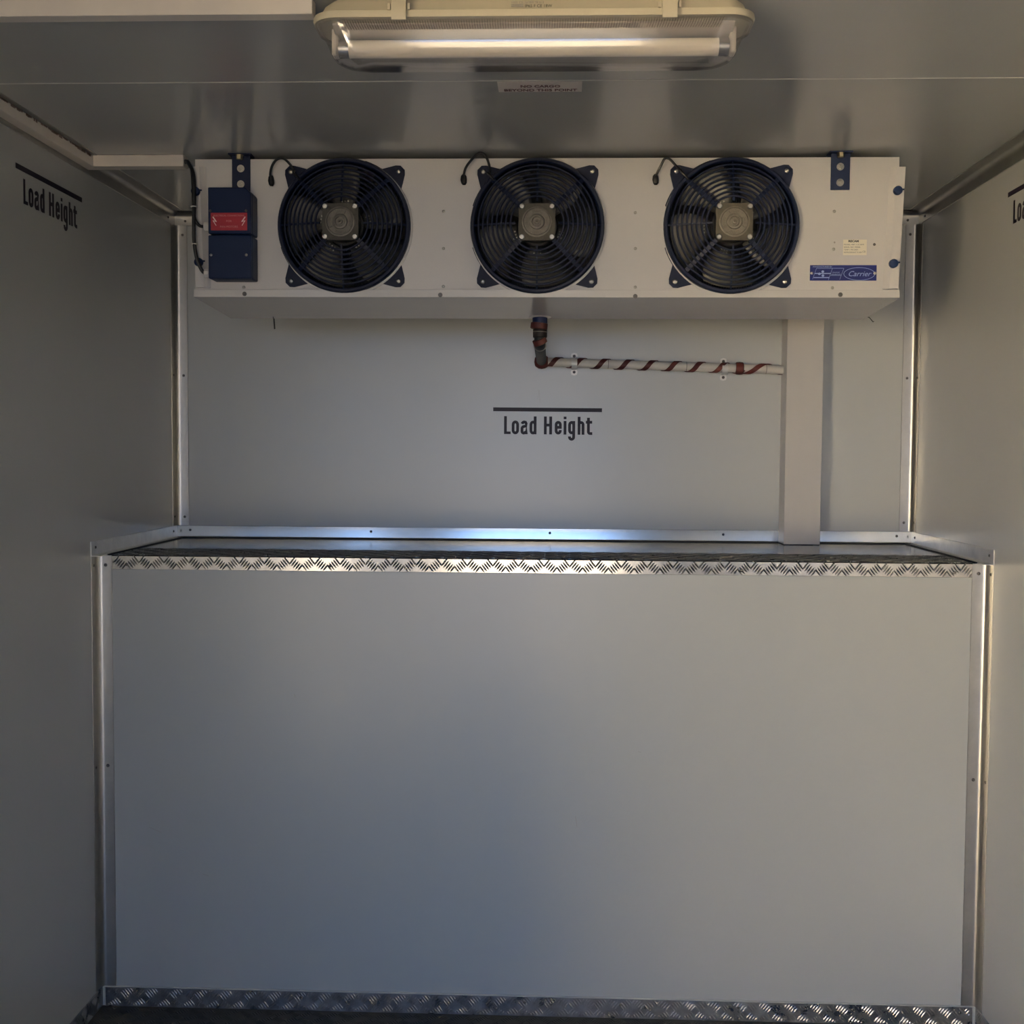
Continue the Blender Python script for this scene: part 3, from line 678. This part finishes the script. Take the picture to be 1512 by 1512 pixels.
# ---------------------------------------------------------------- conduit cover (white column)
cc = MB()
cc.prism([(.6760,DB-.0005),(.6760,3.299),(.7755,3.299),(.7755,DB-.0005),(.7735,DB-.0005),(.7735,3.301),(.6780,3.301),(.6780,DB-.0005)], lambda u, v, d: (u, v, d), ZS+.0005, ZC-.039)
col = bevel(cc.build('duct_cover', 'white'), .0012)
tag(col, 'tall white boxed duct cover standing on the ledge against the back wall', 'duct cover')

# ---------------------------------------------------------------- drain pipe
dp = empty('drain_pipe', (.34, 3.355, 1.47), 'white drain pipe wrapped in dark red tape below the fan unit', 'pipe')
PA = Vector((.004, 3.352, 1.508)); PB = Vector((.6755, 3.352, 1.4884)); pr = .0125
MB().tube([PA+(PB-PA)*(i/12) for i in range(13)], pr, 20).build('pipe_run', 'pipe', dp)
for t_ in (.275, .60, .93): 
    c_ = PA+(PB-PA)*t_; MB().lathe([(pr+.0004,-.0008),(pr+.0009,0),(pr+.0004,.0008)], c_, PB-PA, 20).build('pipe_joint', 'greyink', dp)
def helix(mb, A_, B_, r, pitch_t, tw, t0, t1, ph, th=.0012, mat_='tape'):
    A_, B_ = Vector(A_), Vector(B_); d = (B_-A_); L0 = d.length; d.normalize(); up = Vector((0,0,1)) if abs(d.z) < .9 else Vector((0,-1,0)); a = d.cross(up).normalized(); b = a.cross(d).normalized()
    N = int((t1-t0)*L0/pitch_t*28)+2; v = []; f = []
    for i in range(N):
        s = t0*L0 + (t1-t0)*L0*i/(N-1); q_ = 2*pi*s/pitch_t + ph
        for e in (-.5, .5):
            for rr in (r, r+th):
                v.append(A_ + d*(s+e*tw) + a*(rr*cos(q_)) + b*(rr*sin(q_)))
    for i in range(N-1):
        o_ = i*4; f += [(o_,o_+2,o_+6,o_+4),(o_+1,o_+5,o_+7,o_+3),(o_,o_+4,o_+5,o_+1),(o_+2,o_+3,o_+7,o_+6)]
    f += [(0,1,3,2),(4*N-4,4*N-2,4*N-1,4*N-3)]
    mb.add(v, f, mat_)
tp = MB(); helix(tp, PA, PB, pr+.0003, .0665, .016, .03, .83, 3.4, .0022)
helix(tp, PA, PB, pr+.001, .115, .020, .83, 1.0, 5.2, .0022)
tp.build('heat_tape', 'tape', dp)
c_ = PA+(PB-PA)*.82; MB().lathe([(pr+.002,-.011),(pr+.0045,-.009),(pr+.0055,0),(pr+.0045,.009),(pr+.002,.011)], c_, PB-PA, 18).build('tape_wrap', 'tape', dp)
# elbow
e = MB(); e.lathe([(.001,-.021),(.012,-.0185),(.0185,-.010),(.0205,0),(.0185,.010),(.015,.016),(.013,.018)], (.0015,3.352,1.5085), (1,0,.02), 20)
e.build('elbow', 'tape', dp)
# hose
hp = [(.0015,3.003,1.552),(.0015,3.004,1.541),(.0015,3.020,1.528),(.0013,3.10,1.520),(.001,3.20,1.517),(.001,3.29,1.514),(.001,3.335,1.511),(.001,3.350,1.509)]
MB().tube(path(hp,5), .0142, 16).build('hose', 'hose', dp)
MB().lathe([(.0190,0),(.0190,-.015)], (.0015,3.000,1.5925), (0,0,1), 24).build('pipe_stub', 'bluepipe', dp)
MB().lathe([(.030,.001),(.028,-.0015),(.020,-.002)], (.0015,2.993,1.5935), (0,.05,1), 24).build('drain_flange', 'pvc', unit)
t2 = MB(); t2.lathe([(.0190,-.002),(.0215,-.003),(.0218,-.016),(.0190,-.018)], (.0005,3.001,1.5810), (.10,0,1), 20, 'tape'); t2.build('tape_wrap', 'tape', dp)
t2 = MB(); t2.lathe([(.0175,0),(.0180,-.002),(.0180,-.020),(.0165,-.022)], (.0020,3.003,1.5640), (0,0,1), 20); t2.build('coupling', 'black', dp)
t2 = MB(); t2.lathe([(.0150,.0075),(.0178,.0065),(.0178,-.0065),(.0150,-.0075)], (.0015,3.006,1.5335), (.42,.35,-1), 20); t2.build('tape_wrap', 'tape', dp)
MB().lathe([(.0186,-.001),(.0190,0),(.0186,.001)], (.0020,3.003,1.5565), (.03,0,1), 18).build('cable_tie', 'steel', dp)
MB().lathe([(.0160,-.001),(.0166,0),(.0160,.001)], (.0015,3.035,1.5255), (0,.95,-.3), 18).build('cable_tie', 'steel', dp)
# clamps
for x, zc_ in ((.0935,1.5040),(.5135,1.4905)):
    k = MB(); prof = [( (pr+.0020)*cos(R(a)), (pr+.0020)*sin(R(a)) ) for a in range(90, 271, 15)]
    ring = [(PA.y - 0 + p[0], zc_ + p[1]) for p in prof]
    out = [(DB-.0008, zc_+pr+.004)] ; 
    pts = [(DB-.001, zc_+.030), (DB-.001, zc_+pr+.003), (PA.y, zc_+pr+.0028)] + [(PA.y-(pr+.0028)*sin(R(a)), zc_+(pr+.0028)*cos(R(a))) for a in range(15, 180, 15)] + [(PA.y, zc_-pr-.0028), (DB-.001, zc_-pr-.003), (DB-.001, zc_-.030)]
    for q_ in ribbon(pts, .0018): k.prism([tuple(p) for p in q_], lambda u, v, d: (d, u, v), x-.0080, x+.0080)
    for s_ in (-1, 1): k.prism([(x+.0095*cos(R(a)), zc_+s_*(.0225)+.0095*sin(R(a))) for a in range(0,360,20)], lambda u, v, d: (u, d, v), DB-.0025, DB-.0003)
    ko = k.build('pipe_clamp', 'zinc', dp)
    for s_ in (-1, 1): screw(ko, (x, DB-.0026, zc_+s_*.0225), (0,-1,0), .0042, 'screw')

# ---------------------------------------------------------------- ceiling lamp
YL = 1.835; XL = .0065
lp = empty('ceiling_lamp', (XL, YL, 1.928), 'beige weatherproof strip lamp with clear ribbed cover, switched off, on the ceiling', 'lamp')
def rring(a, b, rc, z, n=10, cx=XL, cy=YL):
    pts = []
    for qx, qy, a0 in ((1,1,0),(-1,1,90),(-1,-1,180),(1,-1,270)):
        pts += [(cx+qx*(a-rc)+rc*cos(R(a0+90*i/n)), cy+qy*(b-rc)+rc*sin(R(a0+90*i/n)), z) for i in range(n+1)]
    return pts
def loft(mb, rings, mat_=None, cap0=True, cap1=True):
    n = len(rings[0]); v = [p for r_0 in rings for p in r_0]; f = []
    for k in range(len(rings)-1):
        for i in range(n): j = (i+1) % n; f.append((k*n+i, k*n+j, (k+1)*n+j, (k+1)*n+i))
    if cap0: f.append(list(range(n))[::-1])
    if cap1: f.append([(len(rings)-1)*n+i for i in range(n)])
    return mb.add(v, f, mat_)
hb = MB()
loft(hb, [rring(.300,.030,.02,1.9298), rring(.306,.040,.03,1.9285), rring(.316,.048,.035,1.920), rring(.321,.0515,.036,1.9085), rring(.323,.053,.036,1.9070), rring(.3305,.058,.040,1.9055), rring(.3315,.0585,.040,1.9000), rring(.3300,.058,.040,1.8955)], 'beige')
hb.build('housing', 'beige', lp)
# clear cover with vertical ribs
def ribring(a, b, z, amp, n_long=588):
    pts = []; rc = .040; k = 10
    ys = YL-b; 
    # straight runs sampled densely so the ribs are real relief
    xs_ = [XL-(a-rc) + 2*(a-rc)*i/n_long for i in range(n_long+1)]
    for qx, qy, a0 in ((1,1,0),):
        pts += [(XL+(a-rc)+rc*cos(R(90*i/k)), YL+(b-rc)+rc*sin(R(90*i/k)), z) for i in range(k)]
    pts += [(x, YL+b + amp*sin(2*pi*i/4), z) for i, x in enumerate(reversed(xs_))]
    pts += [(XL-(a-rc)+rc*cos(R(90+90*i/k)), YL+(b-rc)+rc*sin(R(90+90*i/k)), z) for i in range(1, k+1)]
    pts += [(XL-(a-rc)+rc*cos(R(180+90*i/k)), YL-(b-rc)+rc*sin(R(180+90*i/k)), z) for i in range(k)]
    pts += [(x, YL-b - amp*sin(2*pi*i/4), z) for i, x in enumerate(xs_)]
    pts += [(XL+(a-rc)+rc*cos(R(270+90*i/k)), YL-(b-rc)+rc*sin(R(270+90*i/k)), z) for i in range(1, k+1)]
    return pts
cvp = [(.3290,.0570,1.8955,0),(.3290,.0570,1.8925,0),(.3235,.0535,1.8920,.0),(.3230,.0532,1.8912,.0016),(.3200,.0520,1.8850,.0016),(.3170,.0510,1.8800,.0016),(.3165,.0508,1.8795,0),(.3110,.0495,1.8680,0),(.3070,.0480,1.8580,0),(.3010,.0455,1.8500,0),(.2950,.0420,1.8465,0),(.2850,.036+.005,1.8455,0)]
cvm = MB(); loft(cvm, [ribring(*c) for c in cvp], 'lens', cap0=False, cap1=True)
cvo = cvm.build('clear_cover', 'lens', lp, smooth=50)
so = cvo.modifiers.new('solid', 'SOLIDIFY'); so.thickness = .0018; so.offset = -1
gt = MB(); gt.prism([(-.034,1.8950),(-.034,1.8925),(-.020,1.8860),(.020,1.8860),(.034,1.8925),(.034,1.8950)], lambda u, v, d: (d, YL+u, v), XL-.300, XL+.300)
gt.build('gear_tray', 'tray', lp)
MB().lathe([(.0128,0),(.0132,.002),(.0132,.5668),(.0128,.5688)], (XL-.2844, YL-.002, 1.8672), (1,0,0), 28).build('fluorescent_tube', 'tube', lp)
for s_ in (-1, 1):
    MB().lathe([(.0134,0),(.0134,.015),(.0125,.016)], (XL+s_*.2800, YL-.002, 1.8672), (s_,0,0), 24).build('tube_cap', 'tubecap', lp)
    k = MB(); k.box(XL+s_*.2970, XL+s_*.3060, YL-.011, YL+.011, 1.8560, 1.8960, ch=.002); k.build('lamp_holder', 'pvc', lp)
for x in (-.1965, .2015):
    k = MB(); yy = YL-.0595
    k.prism([(yy+.014,1.9290),(yy+.006,1.9240),(yy-.0005,1.9120),(yy-.0015,1.8960),(yy+.001,1.8905),(yy-.0045,1.8895),(yy-.0065,1.8960),(yy-.0055,1.9120),(yy+.000,1.9265),(yy+.010,1.9290)], lambda u, v, d: (XL+x+d, u, v), -.0108, .0108)
    k.box(XL+x-.0165, XL+x-.0128, yy-.002, yy+.004, 1.9050, 1.9140); k.box(XL+x+.0128, XL+x+.0165, yy-.002, yy+.004, 1.9050, 1.9140)
    k.build('cover_clip', 'beige', lp)
lb = MB(); ty = YL-.0525; nN = (0,-1,0)
def lt(s_, x, z, size, xs=1.2, m_='greyink'): text(lb, s_, (x, ty, z), (1,0,0), (0,0,1), nN, size, m_, xs=xs, off=.0012)
flat(lb, [rect(-.0245,-.0065,1.9100,1.9118), rect(-.0245,-.0065,1.9125,1.9137)], (0,ty,0), (1,0,0), (0,0,1), 1, nN, 'greyink', off=.0012)
lt('ARROW', -.0245, 1.9205, .0062, 1.1, 'ink'); lt('IP65 CE', -.0245, 1.9145, .0050, 1.1)
lt('FLUORESCENT LUMINAIRE 220/240V 50Hz', -.0045, 1.9200, .0042, 1.0); lt('1x18W T8 G13', -.0045, 1.9150, .0040, 1.1)
lt('IP65 F CE 18W', -.0045, 1.9092, .0058, 1.1, 'ink')
lb.build('printed_marks', 'greyink', lp, smooth=0)
